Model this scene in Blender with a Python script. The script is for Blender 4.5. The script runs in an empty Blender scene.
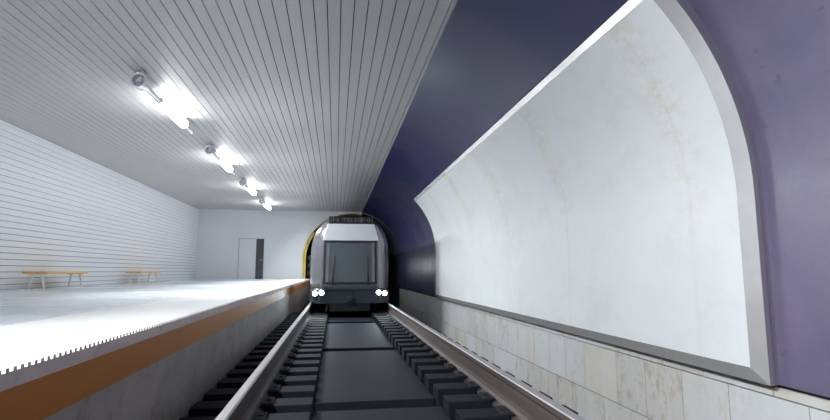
import bpy, bmesh, math, random
from mathutils import Vector, Matrix
random.seed(7)
SC = bpy.context.scene
COL = SC.collection
PI = math.pi

# ------------------------------------------------------------------ sizes (metres)
WALL_X = -7.07          # slatted platform wall
CEIL_Z = 3.60
BACK_Y = 27.17          # far end wall of the platform hall
NEAR_Y = -8.0           # end wall behind the viewpoint
EDGE_X = -1.337         # platform edge
STRIP_X = -2.43         # inner border of the ribbed edge strip
CEIL_X = 1.37           # edge of the slatted ceiling
TX = 3.44               # tiled track wall
VC = (0.82, 1.02)       # centre of the vault's arc
VR = TX - VC[0]
TILE_TOP = -0.49
BED_Z = -1.15
SLEEPER_Z = -0.87
RAIL_Z = -0.60
TRACK_C = 0.455

# ------------------------------------------------------------------ mesh builder
class MB:
    def __init__(s):
        s.v, s.f, s.m, s.sm = [], [], [], []
    def face(s, pts, mi=0, smooth=False):
        n = len(s.v); s.v += [tuple(p) for p in pts]
        s.f.append(list(range(n, n + len(pts)))); s.m.append(mi); s.sm.append(smooth)
    def box(s, a, b, mi=0):
        x0, y0, z0 = a; x1, y1, z1 = b
        n = len(s.v)
        s.v += [(x0,y0,z0),(x1,y0,z0),(x1,y1,z0),(x0,y1,z0),(x0,y0,z1),(x1,y0,z1),(x1,y1,z1),(x0,y1,z1)]
        for q in ((0,3,2,1),(4,5,6,7),(0,1,5,4),(1,2,6,5),(2,3,7,6),(3,0,4,7)):
            s.f.append([n+i for i in q]); s.m.append(mi); s.sm.append(False)
        return s
    def prism_y(s, prof, y0, y1, mi=0, smooth=False, cap=True, closed=True):
        """profile of (x, z) points, counter-clockwise seen from -Y, swept along Y"""
        n = len(s.v); k = len(prof)
        s.v += [(x, y0, z) for x, z in prof] + [(x, y1, z) for x, z in prof]
        for i in range(k if closed else k - 1):
            j = (i + 1) % k
            s.f.append([n+i, n+j, n+k+j, n+k+i]); s.m.append(mi); s.sm.append(smooth)
        if cap and closed:
            s.f.append([n+i for i in range(k)][::-1]); s.m.append(mi); s.sm.append(False)
            s.f.append([n+k+i for i in range(k)]); s.m.append(mi); s.sm.append(False)
        return s
    def rings(s, rings, mi=0, smooth=True, cap0=True, cap1=True):
        """loft closed rings of equal length"""
        n = len(s.v); k = len(rings[0])
        for r in rings: s.v += [tuple(p) for p in r]
        for a in range(len(rings) - 1):
            for i in range(k):
                j = (i + 1) % k
                s.f.append([n+a*k+i, n+a*k+j, n+(a+1)*k+j, n+(a+1)*k+i]); s.m.append(mi); s.sm.append(smooth)
        if cap0: s.f.append([n+i for i in range(k)][::-1]); s.m.append(mi); s.sm.append(False)
        if cap1: s.f.append([n+(len(rings)-1)*k+i for i in range(k)]); s.m.append(mi); s.sm.append(False)
        return s
    def lathe(s, c, axis, prof, seg=28, mi=0, cap0=True, cap1=True):
        """prof: (distance along axis, radius)"""
        ax = Vector(axis).normalized()
        u = ax.orthogonal().normalized(); w = ax.cross(u)
        c = Vector(c)
        return s.rings([[c + ax*d + (u*math.cos(2*PI*i/seg) + w*math.sin(2*PI*i/seg))*r for i in range(seg)]
                        for d, r in prof], mi, True, cap0, cap1)
    def tube(s, p, q, r, seg=12, mi=0, r2=None):
        p, q = Vector(p), Vector(q)
        return s.lathe(p, q - p, [(0, r), ((q-p).length, r if r2 is None else r2)], seg, mi)
    def build(s, name, mats, parent=None, bevel=0.0, seg=2, loc=None, sharp=35):
        me = bpy.data.meshes.new(name)
        me.from_pydata([tuple(v) for v in s.v], [], s.f)
        me.update()
        for p, mi, sm in zip(me.polygons, s.m, s.sm):
            p.material_index = mi; p.use_smooth = sm
        for m in (mats if isinstance(mats, (list, tuple)) else [mats]):
            me.materials.append(m)
        bm = bmesh.new(); bm.from_mesh(me)
        bmesh.ops.remove_doubles(bm, verts=bm.verts, dist=1e-5)
        bmesh.ops.recalc_face_normals(bm, faces=bm.faces)
        for e in bm.edges:
            if len(e.link_faces) == 2 and e.calc_face_angle(0) > math.radians(sharp): e.smooth = False
        bm.to_mesh(me); bm.free()
        o = bpy.data.objects.new(name, me); COL.objects.link(o)
        if parent is not None: o.parent = parent
        if loc is not None: o.location = loc
        if bevel:
            md = o.modifiers.new('bevel', 'BEVEL'); md.width = bevel; md.segments = seg
            md.limit_method = 'ANGLE'; md.angle_limit = math.radians(40)
        return o

def tag(o, label=None, cat=None, group=None, kind=None):
    if label: o['label'] = label
    if cat: o['category'] = cat
    if group: o['group'] = group
    if kind: o['kind'] = kind
    return o
def struct(o): o['kind'] = 'structure'; return o
def empty(name, loc=(0,0,0), rz=0):
    o = bpy.data.objects.new(name, None); COL.objects.link(o)
    o.location = loc; o.rotation_euler = (0, 0, rz); o.empty_display_size = 0.2
    return o
def kids(o): return [c for c in COL.objects if c.parent is o]
def copy_tree(o, parent=None):
    c = o.copy(); COL.objects.link(c)
    if parent is not None: c.parent = parent
    for ch in kids(o): copy_tree(ch, c)
    return c

# ------------------------------------------------------------------ materials
def mat(name, col, rough=.5, metal=0., spec=.5, noise=None, bump=None, coat=0.):
    """noise: (scale xyz, col2, lo, hi); bump: (scale xyz, strength, distance)"""
    m = bpy.data.materials.new(name); m.use_nodes = True
    nt = m.node_tree; b = nt.nodes['Principled BSDF']
    b.inputs['Base Color'].default_value = (*col, 1)
    b.inputs['Roughness'].default_value = rough
    b.inputs['Metallic'].default_value = metal
    b.inputs['Specular IOR Level'].default_value = spec
    b.inputs['Coat Weight'].default_value = coat
    if noise or bump:
        tc = nt.nodes.new('ShaderNodeTexCoord')
    def tex(scale, detail=5, r=.6):
        mp = nt.nodes.new('ShaderNodeMapping'); mp.inputs['Scale'].default_value = scale
        nt.links.new(tc.outputs['Object'], mp.inputs['Vector'])
        n = nt.nodes.new('ShaderNodeTexNoise'); n.inputs['Scale'].default_value = 1
        n.inputs['Detail'].default_value = detail; n.inputs['Roughness'].default_value = r
        nt.links.new(mp.outputs['Vector'], n.inputs['Vector']); return n
    if noise:
        sc, c2, lo, hi = noise
        n = tex(sc); rp = nt.nodes.new('ShaderNodeValToRGB')
        rp.color_ramp.elements[0].position = lo; rp.color_ramp.elements[0].color = (*col, 1)
        rp.color_ramp.elements[1].position = hi; rp.color_ramp.elements[1].color = (*c2, 1)
        nt.links.new(n.outputs['Fac'], rp.inputs['Fac']); nt.links.new(rp.outputs['Color'], b.inputs['Base Color'])
    if bump:
        sc, st, di = bump
        n = tex(sc, 3); bp = nt.nodes.new('ShaderNodeBump'); bp.inputs['Strength'].default_value = st
        bp.inputs['Distance'].default_value = di
        nt.links.new(n.outputs['Fac'], bp.inputs['Height']); nt.links.new(bp.outputs['Normal'], b.inputs['Normal'])
    return m
def emit(name, col, strength):
    m = bpy.data.materials.new(name); m.use_nodes = True
    nt = m.node_tree; b = nt.nodes['Principled BSDF']
    b.inputs['Base Color'].default_value = (.9, .9, .9, 1)
    b.inputs['Emission Color'].default_value = (*col, 1)
    b.inputs['Emission Strength'].default_value = strength
    return m
def N(nt, t, **kw):
    n = nt.nodes.new(t)
    for k, v in kw.items(): setattr(n, k, v)
    return n
def math_node(nt, op, a, b=None, c=None):
    n = N(nt, 'ShaderNodeMath', operation=op)
    for i, v in enumerate((a, b, c)):
        if v is None: continue
        if isinstance(v, (int, float)): n.inputs[i].default_value = v
        else: nt.links.new(v, n.inputs[i])
    return n.outputs[0]
def mixc(nt, fac, a, b, mode='MIX'):
    n = N(nt, 'ShaderNodeMix', data_type='RGBA', blend_type=mode)
    for s, v in ((0, fac), (6, a), (7, b)):
        if isinstance(v, (int, float)): n.inputs[s].default_value = v
        elif isinstance(v, tuple): n.inputs[s].default_value = (*v, 1)
        else: nt.links.new(v, n.inputs[s])
    return n.outputs[2]
def base(name, rough, metal=0., spec=.5):
    m = bpy.data.materials.new(name); m.use_nodes = True
    nt = m.node_tree; b = nt.nodes['Principled BSDF']
    b.inputs['Roughness'].default_value = rough; b.inputs['Metallic'].default_value = metal
    b.inputs['Specular IOR Level'].default_value = spec
    tc = N(nt, 'ShaderNodeTexCoord')
    return m, nt, b, tc
def noise(nt, tc, scale, detail=5, rough=.6, dist=0.):
    mp = N(nt, 'ShaderNodeMapping'); mp.inputs['Scale'].default_value = scale
    nt.links.new(tc.outputs['Object'], mp.inputs['Vector'])
    n = N(nt, 'ShaderNodeTexNoise'); n.inputs['Scale'].default_value = 1; n.inputs['Detail'].default_value = detail
    n.inputs['Roughness'].default_value = rough; n.inputs['Distortion'].default_value = dist
    nt.links.new(mp.outputs['Vector'], n.inputs['Vector']); return n.outputs['Fac']
def step(nt, v, lo, hi, to0=0., to1=1.):
    n = N(nt, 'ShaderNodeMapRange', interpolation_type='SMOOTHSTEP')
    n.inputs['From Min'].default_value = lo; n.inputs['From Max'].default_value = hi
    n.inputs['To Min'].default_value = to0; n.inputs['To Max'].default_value = to1
    nt.links.new(v, n.inputs['Value']); return n.outputs['Result']

M = {}
M['slat'] = mat('white_lacquered_slat', (.83, .845, .875), .42, noise=((.4, .15, 3), (.78, .795, .825), .35, .7))
M['ceiling_slat'] = mat('pale_grey_ceiling_slat', (.52, .505, .505), .45, noise=((3, .15, 1), (.48, .465, .465), .35, .7))
M['gap'] = mat('dark_gap', (.022, .022, .024), .9, spec=.1)
M['plaster'] = mat('white_plaster', (.70, .715, .745), .55, noise=((.5, .5, .5), (.66, .675, .705), .35, .7))
M['chrome'] = mat('chrome', (.90, .90, .92), .18, .5)
M['dark_plastic'] = mat('dark_plastic', (.03, .032, .036), .45)
M['door_grey'] = mat('dark_grey_door_glass', (.07, .075, .085), .25)
M['cream'] = mat('cream_painted_rim', (.66, .64, .50), .5, noise=((2, 2, 2), (.60, .57, .42), .4, .6))
M['yellow'] = mat('yellow_paint', (.62, .46, .10), .5, noise=((3, 3, 3), (.5, .36, .08), .4, .65))
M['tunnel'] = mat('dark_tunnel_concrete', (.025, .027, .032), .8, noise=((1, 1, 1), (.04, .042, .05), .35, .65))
M['orange'] = mat('orange_enamel_band', (.48, .165, .011), .55, noise=((.8, .5, 3), (.43, .14, .009), .35, .7))
M['seat_wood'] = mat('orange_yellow_varnished_seat', (.84, .50, .10), .35, noise=((18, 1.2, 6), (.74, .42, .075), .35, .7))
M['white_metal'] = mat('white_enamelled_leg', (.82, .84, .86), .3)
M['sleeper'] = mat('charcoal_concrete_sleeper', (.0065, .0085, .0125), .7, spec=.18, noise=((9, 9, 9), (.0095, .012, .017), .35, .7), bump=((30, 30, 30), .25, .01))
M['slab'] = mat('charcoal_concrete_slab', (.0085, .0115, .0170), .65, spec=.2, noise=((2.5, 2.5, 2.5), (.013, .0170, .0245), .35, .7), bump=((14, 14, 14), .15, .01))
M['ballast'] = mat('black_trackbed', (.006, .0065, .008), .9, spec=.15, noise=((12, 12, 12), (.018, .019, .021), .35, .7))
M['clip'] = mat('dark_steel_clip', (.010, .011, .014), .65, .0)
M['rail_side'] = mat('brown_rolled_rail_steel', (.115, .090, .084), .62, .2, noise=((5, .8, 12), (.058, .046, .043), .3, .75), bump=((20, 3, 20), .1, .005))
M['rail_top'] = mat('polished_rail_head', (.40, .385, .39), .48, .8, noise=((40, .5, 40), (.34, .325, .33), .3, .7))
M['frame_metal'] = mat('brushed_aluminium_frame', (.82, .81, .81), .27, .62, noise=((1, 8, 8), (.76, .75, .75), .3, .7))
M['frame_side'] = mat('grey_anodised_frame_side', (.30, .28, .34), .4, .5)
M['train_silver'] = mat('silver_train_paint', (.22, .22, .245), .22, .7, coat=.5)
M['train_white'] = mat('white_train_paint', (.56, .575, .62), .3, coat=.4)
M['train_dark'] = mat('dark_blue_grey_train_paint', (.022, .035, .048), .35, coat=.3)
M['glass'] = mat('tinted_windscreen_glass', (.06, .08, .09), .15, spec=.7)
M['rubber'] = mat('black_rubber', (.012, .012, .014), .6)
M['display'] = mat('black_display', (.006, .006, .008), .25)
M['display_led'] = mat('grey_display_segment', (.09, .075, .075), .5)
M['wheel'] = mat('wheel_steel', (.12, .11, .11), .45, .8)
M['lamp_glow'] = emit('lamp_tube_glow', (.93, .97, 1.0), 22)
M['window_fill'] = emit('carriage_window_fill_glow', (.95, .97, 1.0), 2.0)
M['headlight'] = emit('headlight_glow', (.75, .92, 1.0), 60)

# platform floor: pale polished concrete, brushed crosswise
m, nt, b, tc = base('polished_pale_platform_floor', .3)
n1 = noise(nt, tc, (.16, .55, 1), 3); n2 = noise(nt, tc, (1.4, 5, 3), 5)
c = mixc(nt, step(nt, n1, .35, .65), (.60, .67, .72), (.80, .85, .89))
c = mixc(nt, step(nt, n2, .35, .75, 0, .35), c, (.66, .69, .70))
nt.links.new(c, b.inputs['Base Color'])
nt.links.new(step(nt, n1, .3, .7, .34, .16), b.inputs['Roughness'])
M['floor'] = m
# platform edge concrete
def concrete(name, c1, c2, c3, rough=.7):
    m, nt, b, tc = base(name, rough)
    n1 = noise(nt, tc, (1.1, 1.1, 1.6), 6); n2 = noise(nt, tc, (7, 7, 7), 6, .7); n3 = noise(nt, tc, (60, 60, 60), 2)
    c = mixc(nt, step(nt, n1, .3, .7), c1, c2)
    c = mixc(nt, step(nt, n2, .5, .75), c, c3)
    nt.links.new(c, b.inputs['Base Color'])
    bp = N(nt, 'ShaderNodeBump'); bp.inputs['Strength'].default_value = .25; bp.inputs['Distance'].default_value = .01
    nt.links.new(n3, bp.inputs['Height']); nt.links.new(bp.outputs['Normal'], b.inputs['Normal'])
    return m
M['strip'] = concrete('pale_ribbed_edge_stone', (.84, .85, .84), (.78, .79, .78), (.72, .72, .70), .45)
M['coping'] = concrete('grey_brown_coping_concrete', (.78, .68, .63), (.68, .60, .57), (.53, .47, .45))
M['platform_wall'] = concrete('grey_platform_concrete', (.41, .375, .345), (.30, .275, .26), (.195, .18, .172))
# curved advertising panel: bleached concrete with faint casting joints and stains
m, nt, b, tc = base('bleached_concrete_panel', .5)
n1 = noise(nt, tc, (.5, .5, .5), 6, .6); n2 = noise(nt, tc, (2.2, 1.1, 1.6), 7, .72, .4); n3 = noise(nt, tc, (9, 6, 9), 6, .75)
sp = N(nt, 'ShaderNodeSeparateXYZ'); nt.links.new(tc.outputs['Object'], sp.inputs[0])
c = mixc(nt, step(nt, n1, .3, .7), (.75, .775, .78), (.70, .735, .755))
c = mixc(nt, step(nt, n2, .45, .75, 0, .5), c, (.60, .63, .64))
wob = math_node(nt, 'MULTIPLY', math_node(nt, 'SUBTRACT', n2, .5), .05)
ys = math_node(nt, 'ADD', sp.outputs['Y'], wob)
ph = math_node(nt, 'ABSOLUTE', math_node(nt, 'SUBTRACT', math_node(nt, 'MODULO', math_node(nt, 'ADD', ys, 2.15), 2.55), 1.275))
joint = step(nt, ph, .05, .0); halo = step(nt, ph, .45, .0)
up = step(nt, sp.outputs['Z'], .2, 2.2, .12, 1.)
stain = math_node(nt, 'MULTIPLY', math_node(nt, 'MULTIPLY', halo, step(nt, n3, .4, .68)), up)
c = mixc(nt, math_node(nt, 'MULTIPLY', stain, .75), c, (.62, .59, .47))
c = mixc(nt, math_node(nt, 'MULTIPLY', joint, .13), c, (.50, .49, .44))
n4 = noise(nt, tc, (26, 14, 22), 4, .7)
c = mixc(nt, math_node(nt, 'MULTIPLY', step(nt, n4, .70, .76), .45), c, (.38, .38, .35))
nt.links.new(c, b.inputs['Base Color'])
bp = N(nt, 'ShaderNodeBump'); bp.inputs['Strength'].default_value = .12; bp.inputs['Distance'].default_value = .01
nt.links.new(n3, bp.inputs['Height']); nt.links.new(bp.outputs['Normal'], b.inputs['Normal'])
M['panel'] = m
# vault: glossy deep violet plaster, built in rings with slightly different tone
m, nt, b, tc = base('deep_violet_vault', .34, 0., .5); b.inputs['IOR'].default_value = 1.75
sp = N(nt, 'ShaderNodeSeparateXYZ'); nt.links.new(tc.outputs['Object'], sp.inputs[0])
seg = math_node(nt, 'FLOOR', math_node(nt, 'DIVIDE', math_node(nt, 'SUBTRACT', sp.outputs['Y'], .55), 5.1))
odd = math_node(nt, 'ABSOLUTE', math_node(nt, 'MODULO', seg, 2))
near_sheen = math_node(nt, 'LESS_THAN', sp.outputs['Y'], 3.6)
edge = math_node(nt, 'LESS_THAN', math_node(nt, 'ABSOLUTE', math_node(nt, 'SUBTRACT', math_node(nt, 'MODULO', math_node(nt, 'ADD', sp.outputs['Y'], 9.65), 5.1), .012)), .012)
n1 = noise(nt, tc, (.7, .7, .7), 5); n2 = noise(nt, tc, (22, 9, 9), 3, .6); n3 = noise(nt, tc, (130, 70, 70), 2)
c = mixc(nt, odd, (.024, .027, .098), (.048, .039, .100))
c = mixc(nt, near_sheen, c, (.170, .148, .228))  # paler lilac paints the floor's reflected sheen into the near vault
c = mixc(nt, step(nt, n1, .3, .7, 0, .5), c, (.040, .038, .105))
c = mixc(nt, step(nt, n2, .66, .72, 0, .35), c, (.025, .022, .06))
c = mixc(nt, math_node(nt, 'MULTIPLY', edge, .6), c, (.02, .02, .04))
nt.links.new(c, b.inputs['Base Color'])
nt.links.new(step(nt, n1, .3, .7, .30, .42), b.inputs['Roughness'])
bp = N(nt, 'ShaderNodeBump'); bp.inputs['Strength'].default_value = .3; bp.inputs['Distance'].default_value = .006
nt.links.new(n2, bp.inputs['Height'])
bp2 = N(nt, 'ShaderNodeBump'); bp2.inputs['Strength'].default_value = .08; bp2.inputs['Distance'].default_value = .003
nt.links.new(n3, bp2.inputs['Height']); nt.links.new(bp.outputs['Normal'], bp2.inputs['Normal'])
nt.links.new(bp2.outputs['Normal'], b.inputs['Normal'])
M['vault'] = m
# travertine tiles, each its own tone
m, nt, b, tc = base('travertine_tiles', .45)
g = N(nt, 'ShaderNodeNewGeometry')
n1 = noise(nt, tc, (2, 3, .8), 6, .65, .5); n2 = noise(nt, tc, (8, 8, 5), 6, .7); 
wn = N(nt, 'ShaderNodeTexWhiteNoise', noise_dimensions='1D'); nt.links.new(math_node(nt, 'MULTIPLY', g.outputs['Random Per Island'], 91.7), wn.inputs['W'])
c = mixc(nt, g.outputs['Random Per Island'], (.56, .60, .63), (.55, .53, .49))
c = mixc(nt, math_node(nt, 'MULTIPLY', wn.outputs['Value'], .45), c, (.40, .39, .375))
c = mixc(nt, step(nt, n1, .4, .7, 0, .6), c, (.58, .60, .61))
rust = math_node(nt, 'MULTIPLY', step(nt, n2, .50, .66), step(nt, wn.outputs['Value'], .2, .8, .2, .75))
c = mixc(nt, rust, c, (.36, .29, .20))
nt.links.new(c, b.inputs['Base Color'])
M['tile'] = m

# ------------------------------------------------------------------ platform hall
def slats(axis_start, axis_end, pitch, phase, gap):
    out = []; a = axis_start
    k = math.ceil((axis_start - phase) / pitch - 1e-6)
    while a < axis_end - .01:
        nx = phase + k * pitch; k += 1
        if nx <= a + .02: continue
        nx = min(nx, axis_end)
        out.append((a + gap/2, nx - gap/2)); a = nx
    return out

# ceiling: long planks with open joints under a dark soffit
mb = MB(); mb.box((WALL_X-.2, NEAR_Y-.2, CEIL_Z+.025), (CEIL_X+.02, BACK_Y+.2, CEIL_Z+.2), 1)
for a, e in slats(WALL_X, CEIL_X, .1637, .9863, .0125):
    mb.box((a, NEAR_Y, CEIL_Z), (e, BACK_Y, CEIL_Z+.026))
struct(mb.build('ceiling', [M['ceiling_slat'], M['gap']]))
mb = MB().box((CEIL_X-.004, NEAR_Y, CEIL_Z-.012), (CEIL_X+.012, BACK_Y, CEIL_Z+.03))
struct(mb.build('trim_1', M['frame_metal']))

# left wall: horizontal planks
mb = MB(); mb.box((WALL_X-.25, NEAR_Y-.2, -.2), (WALL_X-.025, BACK_Y+.2, CEIL_Z+.2), 1)
for a, e in slats(0, CEIL_Z, .137, .110, .011):
    mb.box((WALL_X-.026, NEAR_Y, a), (WALL_X, BACK_Y, e))
struct(mb.build('wall_left', [M['slat'], M['gap']]))

# platform floor and its ribbed stone edge
mb = MB().box((WALL_X-.02, NEAR_Y, -.25), (STRIP_X-.004, BACK_Y+.05, 0))
struct(mb.build('floor', M['floor']))
mb = MB(); mb.box((STRIP_X, NEAR_Y, -.068), (EDGE_X-.002, BACK_Y+.05, -.017), 0)
y = NEAR_Y + .02
pitch = .0507
k0 = int((2.367 - NEAR_Y) / pitch); y = 2.367 - k0*pitch
while y < BACK_Y:
    mb.box((STRIP_X, y, -.018), (EDGE_X-.0015, y+.024, 0), 0); y += pitch
struct(mb.build('trim_5', M['strip']))
# the grey face of the coping, with the rib ends standing up along it
mb = MB().box((EDGE_X-.12, NEAR_Y, -.087), (EDGE_X, BACK_Y+.05, -.0685))
mb.box((EDGE_X-.0018, NEAR_Y, -.07), (EDGE_X, BACK_Y+.05, -.019))
y = 2.367 - k0*pitch
while y < BACK_Y:
    mb.box((EDGE_X-.0014, y, -.02), (EDGE_X, y+.024, -.001)); y += pitch
struct(mb.build('trim_6', M['coping']))
mb = MB().box((EDGE_X-.15, NEAR_Y, -.290), (EDGE_X-.004, BACK_Y+.05, -.087))
struct(mb.build('trim_2', M['orange']))
mb = MB().box((EDGE_X-.3, NEAR_Y, -1.3), (EDGE_X-.008, BACK_Y+.05, -.291))
struct(mb.build('wall_platform', M['platform_wall']))
# trackbed and drain channel
mb = MB().box((EDGE_X-.2, NEAR_Y, -1.35), (2.32, 46, BED_Z)).box((2.32, NEAR_Y, -1.95), (TX+.2, 46, -1.75))
struct(mb.build('ground', M['ballast']))

# far wall with the arched tunnel mouth
HR = VR - .01
def arc_pts(r, a0, a1, n):
    return [(VC[0] + r*math.cos(a0+(a1-a0)*i/n), VC[1] + r*math.sin(a0+(a1-a0)*i/n)) for i in range(n+1)]
def mouth_pts(r, a0, a1, n):      # the mouth is a little flatter than the vault
    return [(x, VC[1] + (z-VC[1])*.978) for x, z in arc_pts(r, a0, a1, n)]
mb = MB(); T = .35
al = VC[0] - HR
arc = mouth_pts(HR, PI, PI/2 - math.asin((CEIL_X-VC[0])/HR), 48)
def strip_panel(x0, x1, z0a, z0b, z1):
    mb.face([(x0, BACK_Y, z0a), (x1, BACK_Y, z0b), (x1, BACK_Y, z1), (x0, BACK_Y, z1)])
strip_panel(WALL_X-.1, al, -.3, -.3, CEIL_Z+.03)
for p, q in zip(arc, arc[1:]): strip_panel(p[0], q[0], p[1], q[1], CEIL_Z+.03)
mb.face([(al, BACK_Y, -.3), (al, BACK_Y+T, -.3), (al, BACK_Y+T, VC[1]), (al, BACK_Y, VC[1])])
for p, q in zip(arc, arc[1:]):
    mb.face([(p[0], BACK_Y, p[1]), (p[0], BACK_Y+T, p[1]), (q[0], BACK_Y+T, q[1]), (q[0], BACK_Y, q[1])], 0, True)
struct(mb.build('wall_back', M['plaster']))
# rim of the mouth: a cream collar, its inner reveal painted yellow low down
def arch_prof(r, a1, low):
    return [(VC[0]-r, low), (VC[0]-r, VC[1])] + mouth_pts(r, PI, a1, 40)[1:]
a_end = PI/2 - math.asin((CEIL_X-VC[0])/HR)
def collar(o_, i_, y0, y1, mbx, mi=0):
    for k in range(len(o_)-1):
        a, b2, c2, d = o_[k], o_[k+1], i_[k+1], i_[k]
        mbx.face([(a[0],y0,a[1]),(b2[0],y0,b2[1]),(c2[0],y0,c2[1]),(d[0],y0,d[1])], mi)
        mbx.face([(d[0],y0,d[1]),(c2[0],y0,c2[1]),(c2[0],y1,c2[1]),(d[0],y1,d[1])], mi)
        mbx.face([(a[0],y0,a[1]),(b2[0],y0,b2[1]),(b2[0],y1,b2[1]),(a[0],y1,a[1])], mi)
mb = MB(); collar(arch_prof(HR-.002, a_end, 0), arch_prof(HR-.08, a_end, 0), BACK_Y-.05, BACK_Y+.9, mb)
struct(mb.build('trim_3', M['cream']))
mb = MB(); r1, r2 = HR-.081, HR-.22
lo_arc = lambda r: [(VC[0]-r, .0), (VC[0]-r, VC[1])] + mouth_pts(r, PI, PI*.80, 12)[1:]
collar(lo_arc(r1), lo_arc(r2), BACK_Y+.02, BACK_Y+.22, mb)
struct(mb.build('trim_4', M['yellow']))
# tunnel beyond
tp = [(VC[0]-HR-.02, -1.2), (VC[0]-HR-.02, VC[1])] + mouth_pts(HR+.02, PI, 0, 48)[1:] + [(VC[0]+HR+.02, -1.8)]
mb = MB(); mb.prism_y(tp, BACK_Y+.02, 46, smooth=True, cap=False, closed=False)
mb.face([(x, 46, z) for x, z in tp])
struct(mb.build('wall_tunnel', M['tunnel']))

# end wall behind the viewpoint closes the hall and the track tunnel
mb = MB().box((WALL_X-.2, NEAR_Y-.2, -1.9), (TX+.3, NEAR_Y, 3.9))
struct(mb.build('wall_front', M['plaster']))

# vault over the track
vp = [(TX, TILE_TOP+.008), (TX, VC[1])] + arc_pts(VR, 0, math.acos((CEIL_X-VC[0])/VR), 56)[1:]
vp += [(CEIL_X, CEIL_Z+.06)]
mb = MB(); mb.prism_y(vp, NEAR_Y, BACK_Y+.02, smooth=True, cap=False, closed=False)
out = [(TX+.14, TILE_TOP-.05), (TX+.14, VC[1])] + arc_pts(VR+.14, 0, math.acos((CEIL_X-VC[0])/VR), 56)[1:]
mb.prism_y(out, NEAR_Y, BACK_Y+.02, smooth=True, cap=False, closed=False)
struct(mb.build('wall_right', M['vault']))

# tiled wainscot
mb = MB(); mb.box((TX+.03, NEAR_Y, -1.8), (TX+.12, BACK_Y+.02, TILE_TOP+.02), 1)
def row(z0, z1, joints):
    for a, e in zip(joints, joints[1:]):
        if e > BACK_Y: e = BACK_Y+.015
        if a >= BACK_Y-.05: break
        mb.box((TX, a+.005, z0+.006), (TX+.035, e-.005, z1-.006), 0)
def joints(given, lo, hi):
    js = list(given)
    while js[0] > NEAR_Y: js.insert(0, js[0] - random.choice((.6, .6, .61, .77)))
    js[0] = NEAR_Y
    while js[-1] < BACK_Y: js.append(js[-1] + random.choice((.58, .6, .61, .78)))
    return js
row(-.584, TILE_TOP-.012, joints([3.61, 4.38, 4.98], 0, 0))
row(-1.207, -.584, joints([3.31, 4.08, 4.69, 5.30, 5.89, 6.70, 7.30, 7.87, 8.48, 9.28, 9.84], 0, 0))
row(-1.80, -1.207, joints([5.61, 6.22, 6.99, 7.59], 0, 0))
struct(mb.build('wall_lower_right', [M['tile'], M['gap']]))

# ------------------------------------------------------------------ door in the far wall
d = struct(empty('door_1', (-4.36, BACK_Y, 0)))
MB().box((-.615, -.012, 0), (.235, -.002, 2.07)).build('door_leaf', M['plaster'], d, .003)
MB().box((.243, -.016, 0), (.615, -.002, 2.07)).build('glazed_panel', M['door_grey'], d, .003)
mb = MB()
for x0, x1, z0, z1 in ((-.635, -.621, 0, 2.09), (.617, .63, 0, 2.09), (-.635, .63, 2.072, 2.09)): mb.box((x0, -.01, z0), (x1, -.001, z1))
mb.build('door_frame', M['gap'], d)
h = MB().lathe((.55, -.016, .98), (0, -1, 0), [(0, .028), (.008, .028), (.009, .012), (.05, .012)], 18)
h.tube((.55, -.062, .98), (.40, -.062, .98), .013); h.build('door_handle', M['chrome'], d)['label'] = 'chrome lever handle'

# ------------------------------------------------------------------ curved advertising panel
Y0, Y1 = 3.53, 16.62
RO, RI = 2.523, 2.478
A_TO, A_TI = math.radians(45.9), math.radians(44.1)
ZBO, ZBI = -.482, -.368
def cross(r, z0, a1, n=40):
    x = VC[0] + r
    zs = [z0 + (VC[1]-z0)*i/8 for i in range(8)]
    return [(x, z) for z in zs] + arc_pts(r, 0, a1, n)
root = tag(empty('advertising_panel', (2.9, 10, -.48)), 'long curved blank concrete wall panel in a grey metal frame above the tiled wall', 'wall panel')
off = Vector(root.location)
def shift(mbx): mbx.v = [tuple(Vector(v) - off) for v in mbx.v]; return mbx
pi_ = cross(RI + .004, ZBI, A_TI)
mb = MB(); ny = 1
mb.prism_y(pi_, Y0+.13, Y1-.13, smooth=True, cap=False, closed=False)
bk = cross(RI + .05, ZBI, A_TI)
mb.prism_y(bk, Y0+.13, Y1-.13, smooth=True, cap=False, closed=False)
pan = mb.build('panel_face', M['panel'])
pan.parent = root; pan.location = -off
def strip_between(p, q, yp0, yp1, yq0, yq1, smooth=True):
    """bevel surfaces around the panel: profile p (outer) and q (inner) with their end positions"""
    mbx = MB(); k = len(p)
    for i in range(k-1):      # the two curved ends
        for yp, yq in ((yp0, yq0), (yp1, yq1)):
            mbx.face([(p[i][0], yp, p[i][1]), (p[i+1][0], yp, p[i+1][1]), (q[i+1][0], yq, q[i+1][1]), (q[i][0], yq, q[i][1])], 0, smooth)
    for i in (0, k-1):        # the long lower and upper edges
        mbx.face([(p[i][0], yp0, p[i][1]), (p[i][0], yp1, p[i][1]), (q[i][0], yq1, q[i][1]), (q[i][0], yq0, q[i][1])], 0)
    return mbx
po, pin = cross(RO, ZBO, A_TO), cross(RI, ZBI, A_TI)
fr = strip_between(po, pin, Y0, Y1, Y0+.13, Y1-.13)
lip = cross(RI + .02, ZBI, A_TI)
for i in range(len(pin)-1):
    for yy in (Y0+.13, Y1-.13):
        fr.face([(pin[i][0], yy, pin[i][1]), (pin[i+1][0], yy, pin[i+1][1]), (lip[i+1][0], yy, lip[i+1][1]), (lip[i][0], yy, lip[i][1])])
o = fr.build('frame', M['frame_metal'], root); o.location = -off
mid = cross(RO + .045, ZBO, A_TO)
wallp = cross(VR - .002, ZBO, A_TO)
sd = strip_between(po, mid, Y0, Y1, Y0, Y1, True)
p2 = cross(RO + .045, ZBO, A_TO + .004)
s2 = strip_between(p2, wallp, Y0+.012, Y1-.012, Y0+.012, Y1-.012, True)
for fpts, smo in zip(s2.f, s2.sm): sd.face([s2.v[i] for i in fpts], 0, smo)
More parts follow.
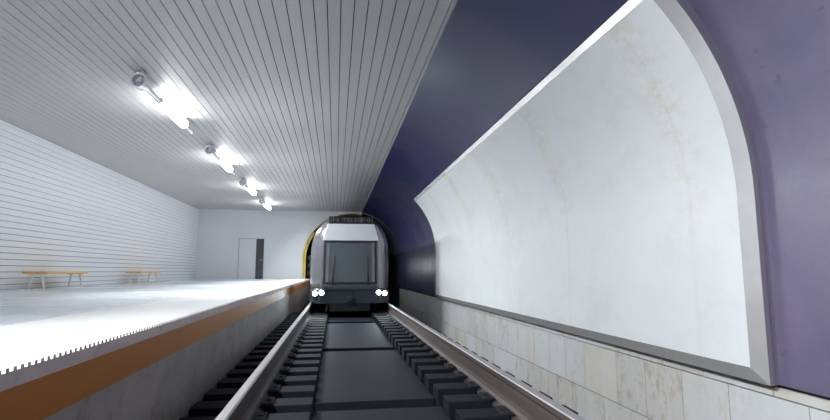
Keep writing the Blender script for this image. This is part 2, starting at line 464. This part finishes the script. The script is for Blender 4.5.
o = sd.build('frame_side', M['frame_side'], root); o.location = -off

# ------------------------------------------------------------------ ceiling lamps
def make_lamp():
    r = empty('tube_lamp', (-3.16, 8.26, CEIL_Z))
    z = -.17
    mb = MB(); mb.lathe((0, 0, z), (0, 1, 0), [(-.02, .115), (0, .128), (.05, .128), (.17, .118), (.20, .075), (.205, .05)], 32, cap0=False)
    mb.lathe((0, 0, z), (0, 1, 0), [(-.02, .115), (-.015, .095), (.10, .085), (.10, .02)], 32, cap0=False)
    mb.build('reflector_cup', M['chrome'], r)
    mb = MB().lathe((0, .02, z), (0, 1, 0), [(0, .0), (.005, .03), (.03, .038), (.07, .03)], 18, cap0=False); mb.build('cup_lens', M['chrome'], r)
    mb = MB().lathe((0, .18, z), (0, 1, 0), [(0, .052), (.12, .06), (.13, .052), (.72, .052), (.73, .07), (.86, .07)], 24); mb.build('front_collar', M['chrome'], r)
    mb = MB().lathe((0, 1.0, z), (0, 1, 0), [(0, .055), (.03, .09), (1.42, .09), (1.45, .055)], 32); mb.build('glowing_tube', M['lamp_glow'], r)
    mb = MB().lathe((0, 2.43, z), (0, 1, 0), [(0, .07), (.10, .07), (.11, .052), (.52, .052), (.53, .058), (.57, .058), (.575, .03)], 24); mb.build('end_collar', M['chrome'], r)
    for yy in (.10, 2.46):
        mb = MB().box((-.05, yy-.055, -.018), (.05, yy+.055, 0)).tube((0, yy, -.16), (0, yy, -.01), .028, 14)
        mb.build('ceiling_bracket', M['chrome'], r, .004)
    return r
lamp = make_lamp()
LP = 4.69
names = {0: 'chrome ceiling tube lamp nearest the camera, largest of the row', 1: 'second chrome ceiling tube lamp, next after the largest',
         2: 'third chrome ceiling tube lamp, just before the one nearest the far wall', 3: 'smallest chrome ceiling tube lamp, closest to the wall with the door'}
for i in range(4):
    o = lamp if i == 0 else copy_tree(lamp)
    o.location = (-3.16 - .02*i, 8.26 + LP*i, CEIL_Z)
    tag(o, names[i], 'ceiling lamp', 'tube lamps along the platform ceiling')
for i in (-2, -3):        # the row goes on behind the viewpoint
    o = copy_tree(lamp); o.location = (-3.16, 8.26 + LP*i, CEIL_Z)
    tag(o, 'chrome ceiling tube lamp of the same row, overhead at the viewpoint' if i == -2 else 'chrome ceiling tube lamp of the same row, behind the viewpoint', 'ceiling lamp', 'tube lamps along the platform ceiling')

# ------------------------------------------------------------------ benches
def make_bench():
    r = empty('bench', (-6.65, 12.45, 0))
    L, W, H = 1.93, .5, .40
    # two boards side by side make the seat, each with a rounded edge
    for a, e in ((-W/2, -.006), (.006, W/2)):
        MB().box((a, 0, H-.055), (e, L, H)).build('seat_board', M['seat_wood'], r, .012, 3)
    for yy in (.13, L-.09):
        MB().box((-.2, yy-.03, H-.08), (.2, yy+.03, H-.055)).build('seat_rail', M['white_metal'], r, .004)
        for s in (-1, 1):
            mb = MB(); top = Vector((s*.10, yy, H-.075)); bot = Vector((s*.155, yy, .012))
            mb.rings([[top + Vector(c) for c in ((-.028,-.022,0),(.028,-.022,0),(.028,.022,0),(-.028,.022,0))],
                      [bot + Vector(c) for c in ((-.020,-.018,0),(.020,-.018,0),(.020,.018,0),(-.020,.018,0))]], 0, False)
            mb.lathe((s*.155, yy, 0), (0, 0, 1), [(0, .034), (.01, .034), (.014, .026)], 14)
            mb.build('leg', M['white_metal'], r, .004)
    return r
b1 = make_bench(); tag(b1, 'orange seated bench with white legs by the slatted wall, nearer one on the left', 'bench', 'platform benches')
b2 = copy_tree(b1); b2.location = (-6.65, 18.05, 0); tag(b2, 'orange seated bench with white legs, farther one towards the end wall with the door', 'bench', 'platform benches')

# ------------------------------------------------------------------ track: rails
def rail_prof(xc):
    hw, ft, wb = .043, .105, .014
    t, f0 = RAIL_Z, SLEEPER_Z - .055
    half = [(ft, f0), (ft, f0+.022), (.05, f0+.045), (wb+.008, f0+.075), (wb, f0+.11), (wb, t-.085), (wb+.006, t-.072), (hw, t-.055), (hw, t-.012), (hw-.010, t)]
    pts = [(xc+x, z) for x, z in half] + [(xc-x, z) for x, z in reversed(half)]
    return pts
RAILS = (TRACK_C - 1.212, TRACK_C + 1.212)
for xc, lab in ((RAILS[0], 'long steel rail nearer the platform wall'), (RAILS[1], 'long steel rail nearer the travertine tiled wall')):
    pr = [(x - xc, z - (SLEEPER_Z-.055)) for x, z in rail_prof(xc)]
    mb = MB(); mb.prism_y(pr, NEAR_Y+.05 - 10, 45.9 - 10, 0)
    o = mb.build('rail', M['rail_side'], None, .004, 2, (xc, 10, SLEEPER_Z-.055))
    o.data.materials.append(M['rail_top'])
    for p in o.data.polygons:
        if p.normal.z > .35 and p.center.z > .30: p.material_index = 1
    tag(o, lab, 'rail', 'rails of the track')

# ------------------------------------------------------------------ track: sleepers in two rows, slabs between
def make_sleeper(x0, x1, xr, inner):
    """concrete block with a recessed seat for the rail foot; origin under the rail"""
    r = empty('sleeper_block', (xr, 0, BED_Z))
    t = SLEEPER_Z - BED_Z; n = .109; s = t - .056
    a, e = x0 - xr, x1 - xr
    prof = [(a, 0), (e, 0), (e, t), (n+.012, t), (n, s), (-n, s), (-n-.012, t), (a, t)]
    MB().prism_y(prof, 0, .285).build('block', M['sleeper'], r, .008, 2)
    for sx in (-1, 1):
        mb = MB(); i0, i1 = sx*.074, sx*(n+.075)
        mb.box((min(i0, i1), .014, t+.001), (max(i0, i1), .271, t+.020))
        mb.lathe((sx*(n+.03), .143, t+.020), (0, 0, 1), [(0, .022), (.012, .022), (.014, .012)], 8)
        o = mb.build('rail_clip', M['clip'], r, .003); 
    return r
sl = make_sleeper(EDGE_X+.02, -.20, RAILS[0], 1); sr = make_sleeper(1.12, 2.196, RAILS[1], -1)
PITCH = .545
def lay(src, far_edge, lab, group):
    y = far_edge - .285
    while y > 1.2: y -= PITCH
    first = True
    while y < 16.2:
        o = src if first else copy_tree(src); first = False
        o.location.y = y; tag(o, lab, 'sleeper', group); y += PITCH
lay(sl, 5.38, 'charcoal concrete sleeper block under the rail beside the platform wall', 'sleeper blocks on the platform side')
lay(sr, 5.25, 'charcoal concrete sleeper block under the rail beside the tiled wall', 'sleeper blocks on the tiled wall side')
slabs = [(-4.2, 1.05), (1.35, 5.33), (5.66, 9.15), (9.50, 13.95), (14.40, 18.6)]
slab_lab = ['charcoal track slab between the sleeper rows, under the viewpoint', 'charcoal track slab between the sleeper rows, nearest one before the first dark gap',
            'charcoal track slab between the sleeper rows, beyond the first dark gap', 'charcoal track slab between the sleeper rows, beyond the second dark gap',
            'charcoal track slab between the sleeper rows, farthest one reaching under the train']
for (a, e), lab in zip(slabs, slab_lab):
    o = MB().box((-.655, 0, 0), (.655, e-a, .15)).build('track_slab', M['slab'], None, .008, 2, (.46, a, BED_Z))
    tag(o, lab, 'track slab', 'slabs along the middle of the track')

# ------------------------------------------------------------------ train
TY = 15.55
tr = tag(empty('train', (TRACK_C, TY, RAIL_Z)), 'silver and white train with lit headlights coming out of the tunnel mouth', 'train')
def tsec(hw, z0, zs, top, y, rtop=1.15, n=14):
    """body section, local to the train (z above the rail head): flat sides to zs, then a rounded roof"""
    pts = [(-hw, z0), (hw, z0), (hw, zs)]
    for i in range(1, n):
        a = i/n*PI/2
        pts.append((hw*math.cos(a)**(2/2.7), zs + (top-zs)*math.sin(a)**(2/2.7)))
    pts.append((0, top))
    pts += [(-x, z) for x, z in reversed(pts[3:-1])] + [(-hw, zs)]
    return [(x, y, z) for x, z in pts]
mb = MB()
secs = [tsec(.86, .42, 1.35, 2.62, .02), tsec(1.0, .40, 1.36, 2.67, .10), tsec(1.14, .38, 1.38, 2.71, .30), tsec(1.22, .36, 1.40, 2.74, .60), tsec(1.25, .35, 1.40, 2.75, 1.0), tsec(1.25, .35, 1.40, 2.75, 26)]
mb.rings(secs, 0, True)
mb.build('body', M['train_silver'], tr, sharp=30)
def plate(name, quad, m, th=.03, bevel=.008, parent=None, seg=3):
    """quad of (x, y, z) in the front, thickened backwards"""
    f = [Vector(p) for p in quad]; bk = [p + Vector((0, th, 0)) for p in f]
    mbx = MB().rings([f, bk], 0, False)
    return mbx.build(name, m, parent or tr, bevel, seg)
# windscreen with rubber surround
plate('windscreen_surround', [(-.83,-.045,.60),(.81,-.045,.60),(.79,-.025,1.93),(-.81,-.025,1.93)], M['rubber'], .07)
ws = plate('windscreen', [(-.77,-.06,.66),(.75,-.06,.66),(.73,-.04,1.86),(-.75,-.04,1.86)], M['glass'], .03)
for s in (-1, 1):
    mb = MB().tube((s*.54, -.075, .66), (s*.50, -.062, 1.45), .022, 10).tube((s*.54, -.075, .66), (s*.54, -.05, .60), .03, 10)
    mb.build('wiper', M['rubber'], tr)
    q = [(s*.66,-.070,.66),(s*.735,-.070,.66),(s*.715,-.052,1.86),(s*.64,-.052,1.86)]
    plate('window_pillar', q if s > 0 else q[::-1], M['train_silver'], .02, .006)
# white brow above the windscreen, destination display on top
plate('brow_panel', [(-.86,-.05,1.93),(.86,-.05,1.93),(.72,-.02,2.45),(-.72,-.02,2.45)], M['train_white'], .09, .02)
dsp = MB().box((-.68, -.01, 2.47), (.66, .22, 2.68)).build('destination_display', M['display'], tr, .012)
mb = MB()
for i in range(22):
    x = -.62 + i*.056
    if i % 7 == 5: continue
    mb.box((x, -.016, 2.50 + .01*(i % 3)), (x+.018+.008*(i % 2), -.011, 2.645))
mb.build('display_segments', M['display_led'], dsp)
mb = MB()
for x in (.30, .635): mb.box((x, -.018, 2.48), (x+.02, -.011, 2.67))
mb.build('display_divider', M['train_silver'], dsp)
# lower nose, light clusters, skirt and coupler
mb = MB().rings([tsec(.90, .03, .30, .60, -.04), tsec(1.12, .05, .30, .60, .10), tsec(1.24, .07, .30, .60, .5), tsec(1.25, .07, .30, .60, 1.2)], 0, True)
mb.v = [(x, y, min(z, .58)) for x, y, z in mb.v]
nose = mb.build('nose_panel', M['train_dark'], tr)
MB().box((-.84, -.10, .42), (.84, .02, .56)).build('bumper_beam', M['train_dark'], tr, .03, 3)
for s in (-1, 1):
    for xx, zz in ((.86, .355), (1.055, .33)):
        mb = MB().lathe((s*xx, .0 if xx < 1 else .13, zz), (0, -1, 0), [(0, .088), (.14, .088), (.15, .078), (.14, .070), (.12, .066)], 22, cap1=False)
        hs = mb.build('headlight_housing', M['rubber'], tr)
        mb = MB().lathe((s*xx, (.0 if xx < 1 else .13) - .10, zz), (0, -1, 0), [(0, .068), (.03, .066), (.055, .048), (.062, .0)], 22)
        mb.build('headlight_lens', M['headlight'], hs)
MB().box((-.62, .02, -.22), (.62, .5, .06)).build('skirt', M['rubber'], tr, .03, 3)
mb = MB().box((-.10, -.16, .10), (.10, .3, .24)).lathe((0, -.16, .17), (0, -1, 0), [(0, .09), (.05, .09), (.06, .06)], 18)
mb.build('coupler', M['rubber'], tr, .012)
for s in (-1, 1):
    mb = MB()
    for y in (1.5, 4.2, 6.9, 9.6): mb.box((s*1.245-.012, y, 1.0), (s*1.245+.012, y+2.1, 1.5))
    mb.build('side_window', M['window_fill'], tr, .006)  # windows out of view; glow added to fill the shade beside the train
for y in (2.4, 4.3, 20.0, 21.9):
    mb = MB()
    for s in (-1, 1):
        mb.lathe((s*1.212 - s*.078, y, .42), (s, 0, 0), [(0, .45), (.02, .45), (.025, .42), (.11, .417), (.11, .2), (.09, .18)], 32)
    mb.tube((-1.15, y, .42), (1.15, y, .42), .07, 14)
    mb.build('wheelset', M['wheel'], tr)
MB().box((-1.2, 1.3, .12), (1.2, 25, .34)).build('underframe', M['rubber'], tr)

# cables clipped to the tunnel wall beside the mouth
cr = tag(empty('cable_loom', (VC[0]-HR+.3, BACK_Y+.3, 0)), 'dark cable loom climbing inside the tunnel mouth beside the yellow rim', 'cables')
for i in range(3):
    x = .03 + i*.06
    mb = MB(); pts = []
    for k in range(13):
        z = k*.105; pts.append(Vector((x + .012*math.sin(k*1.7+i*2), .03*math.cos(k*1.3+i), z)))
    for p, q in zip(pts, pts[1:]): mb.tube(p, q, .026, 8)
    mb.build('cable', M['rubber'], cr)
for k in range(3):
    MB().box((-.02, -.05, .24+k*.4), (.22, .05, .40+k*.4)).build('cable_clamp', M['dark_plastic'], cr, .02)

# ------------------------------------------------------------------ light
w = bpy.data.worlds.new('world'); SC.world = w; w.use_nodes = True
w.node_tree.nodes['Background'].inputs[0].default_value = (.5, .55, .65, 1)
w.node_tree.nodes['Background'].inputs[1].default_value = .05
for s in (-1, 1):
    ld = bpy.data.lights.new('headlight_beam', 'SPOT'); ld.energy = 25; ld.color = (.75, .9, 1); ld.spot_size = math.radians(95); ld.spot_blend = .8; ld.shadow_soft_size = .08
    lo = bpy.data.objects.new('headlight_beam', ld); COL.objects.link(lo)
    lo.location = (TRACK_C + s*.95, TY - .3, RAIL_Z + .34)
    lo.rotation_euler = (math.radians(88), 0, PI)      # shines along -Y

for i, watts in ((-3, 400), (-2, 420), (0, 170), (1, 150), (2, 130), (3, 75)):        # the lamps throw most of their light down on the platform and over the track
    ld = bpy.data.lights.new('lamp_downlight', 'AREA'); ld.shape = 'RECTANGLE'; ld.size = .16; ld.size_y = 1.5
    ld.energy = watts; ld.color = (.96, .98, 1.0); ld.spread = math.radians(135)
    lo = bpy.data.objects.new('lamp_downlight', ld); COL.objects.link(lo)
    lo.location = (-3.16, 8.26 + LP*i + 1.7, CEIL_Z - .28); lo.rotation_euler.y = -math.radians(38)

# ------------------------------------------------------------------ camera
cd = bpy.data.cameras.new('camera'); cam = bpy.data.objects.new('camera', cd); COL.objects.link(cam)
cd.sensor_width = 36; cd.lens = 36*500/830; cd.clip_start = .05; cd.clip_end = 200
cam.location = (0, 0, .40)
cam.rotation_euler = (math.radians(90 + 6.978), 0, -math.radians(8.969))
SC.camera = cam

vs = SC.view_settings
vs.view_transform = 'Standard'; vs.look = 'None'; vs.gamma = 1; vs.exposure = .35; vs.use_curve_mapping = False
cy = SC.cycles
cy.max_bounces = 10; cy.diffuse_bounces = 6; cy.glossy_bounces = 5; cy.sample_clamp_indirect = 6; cy.caustics_reflective = False; cy.caustics_refractive = False
cy.use_denoising = True
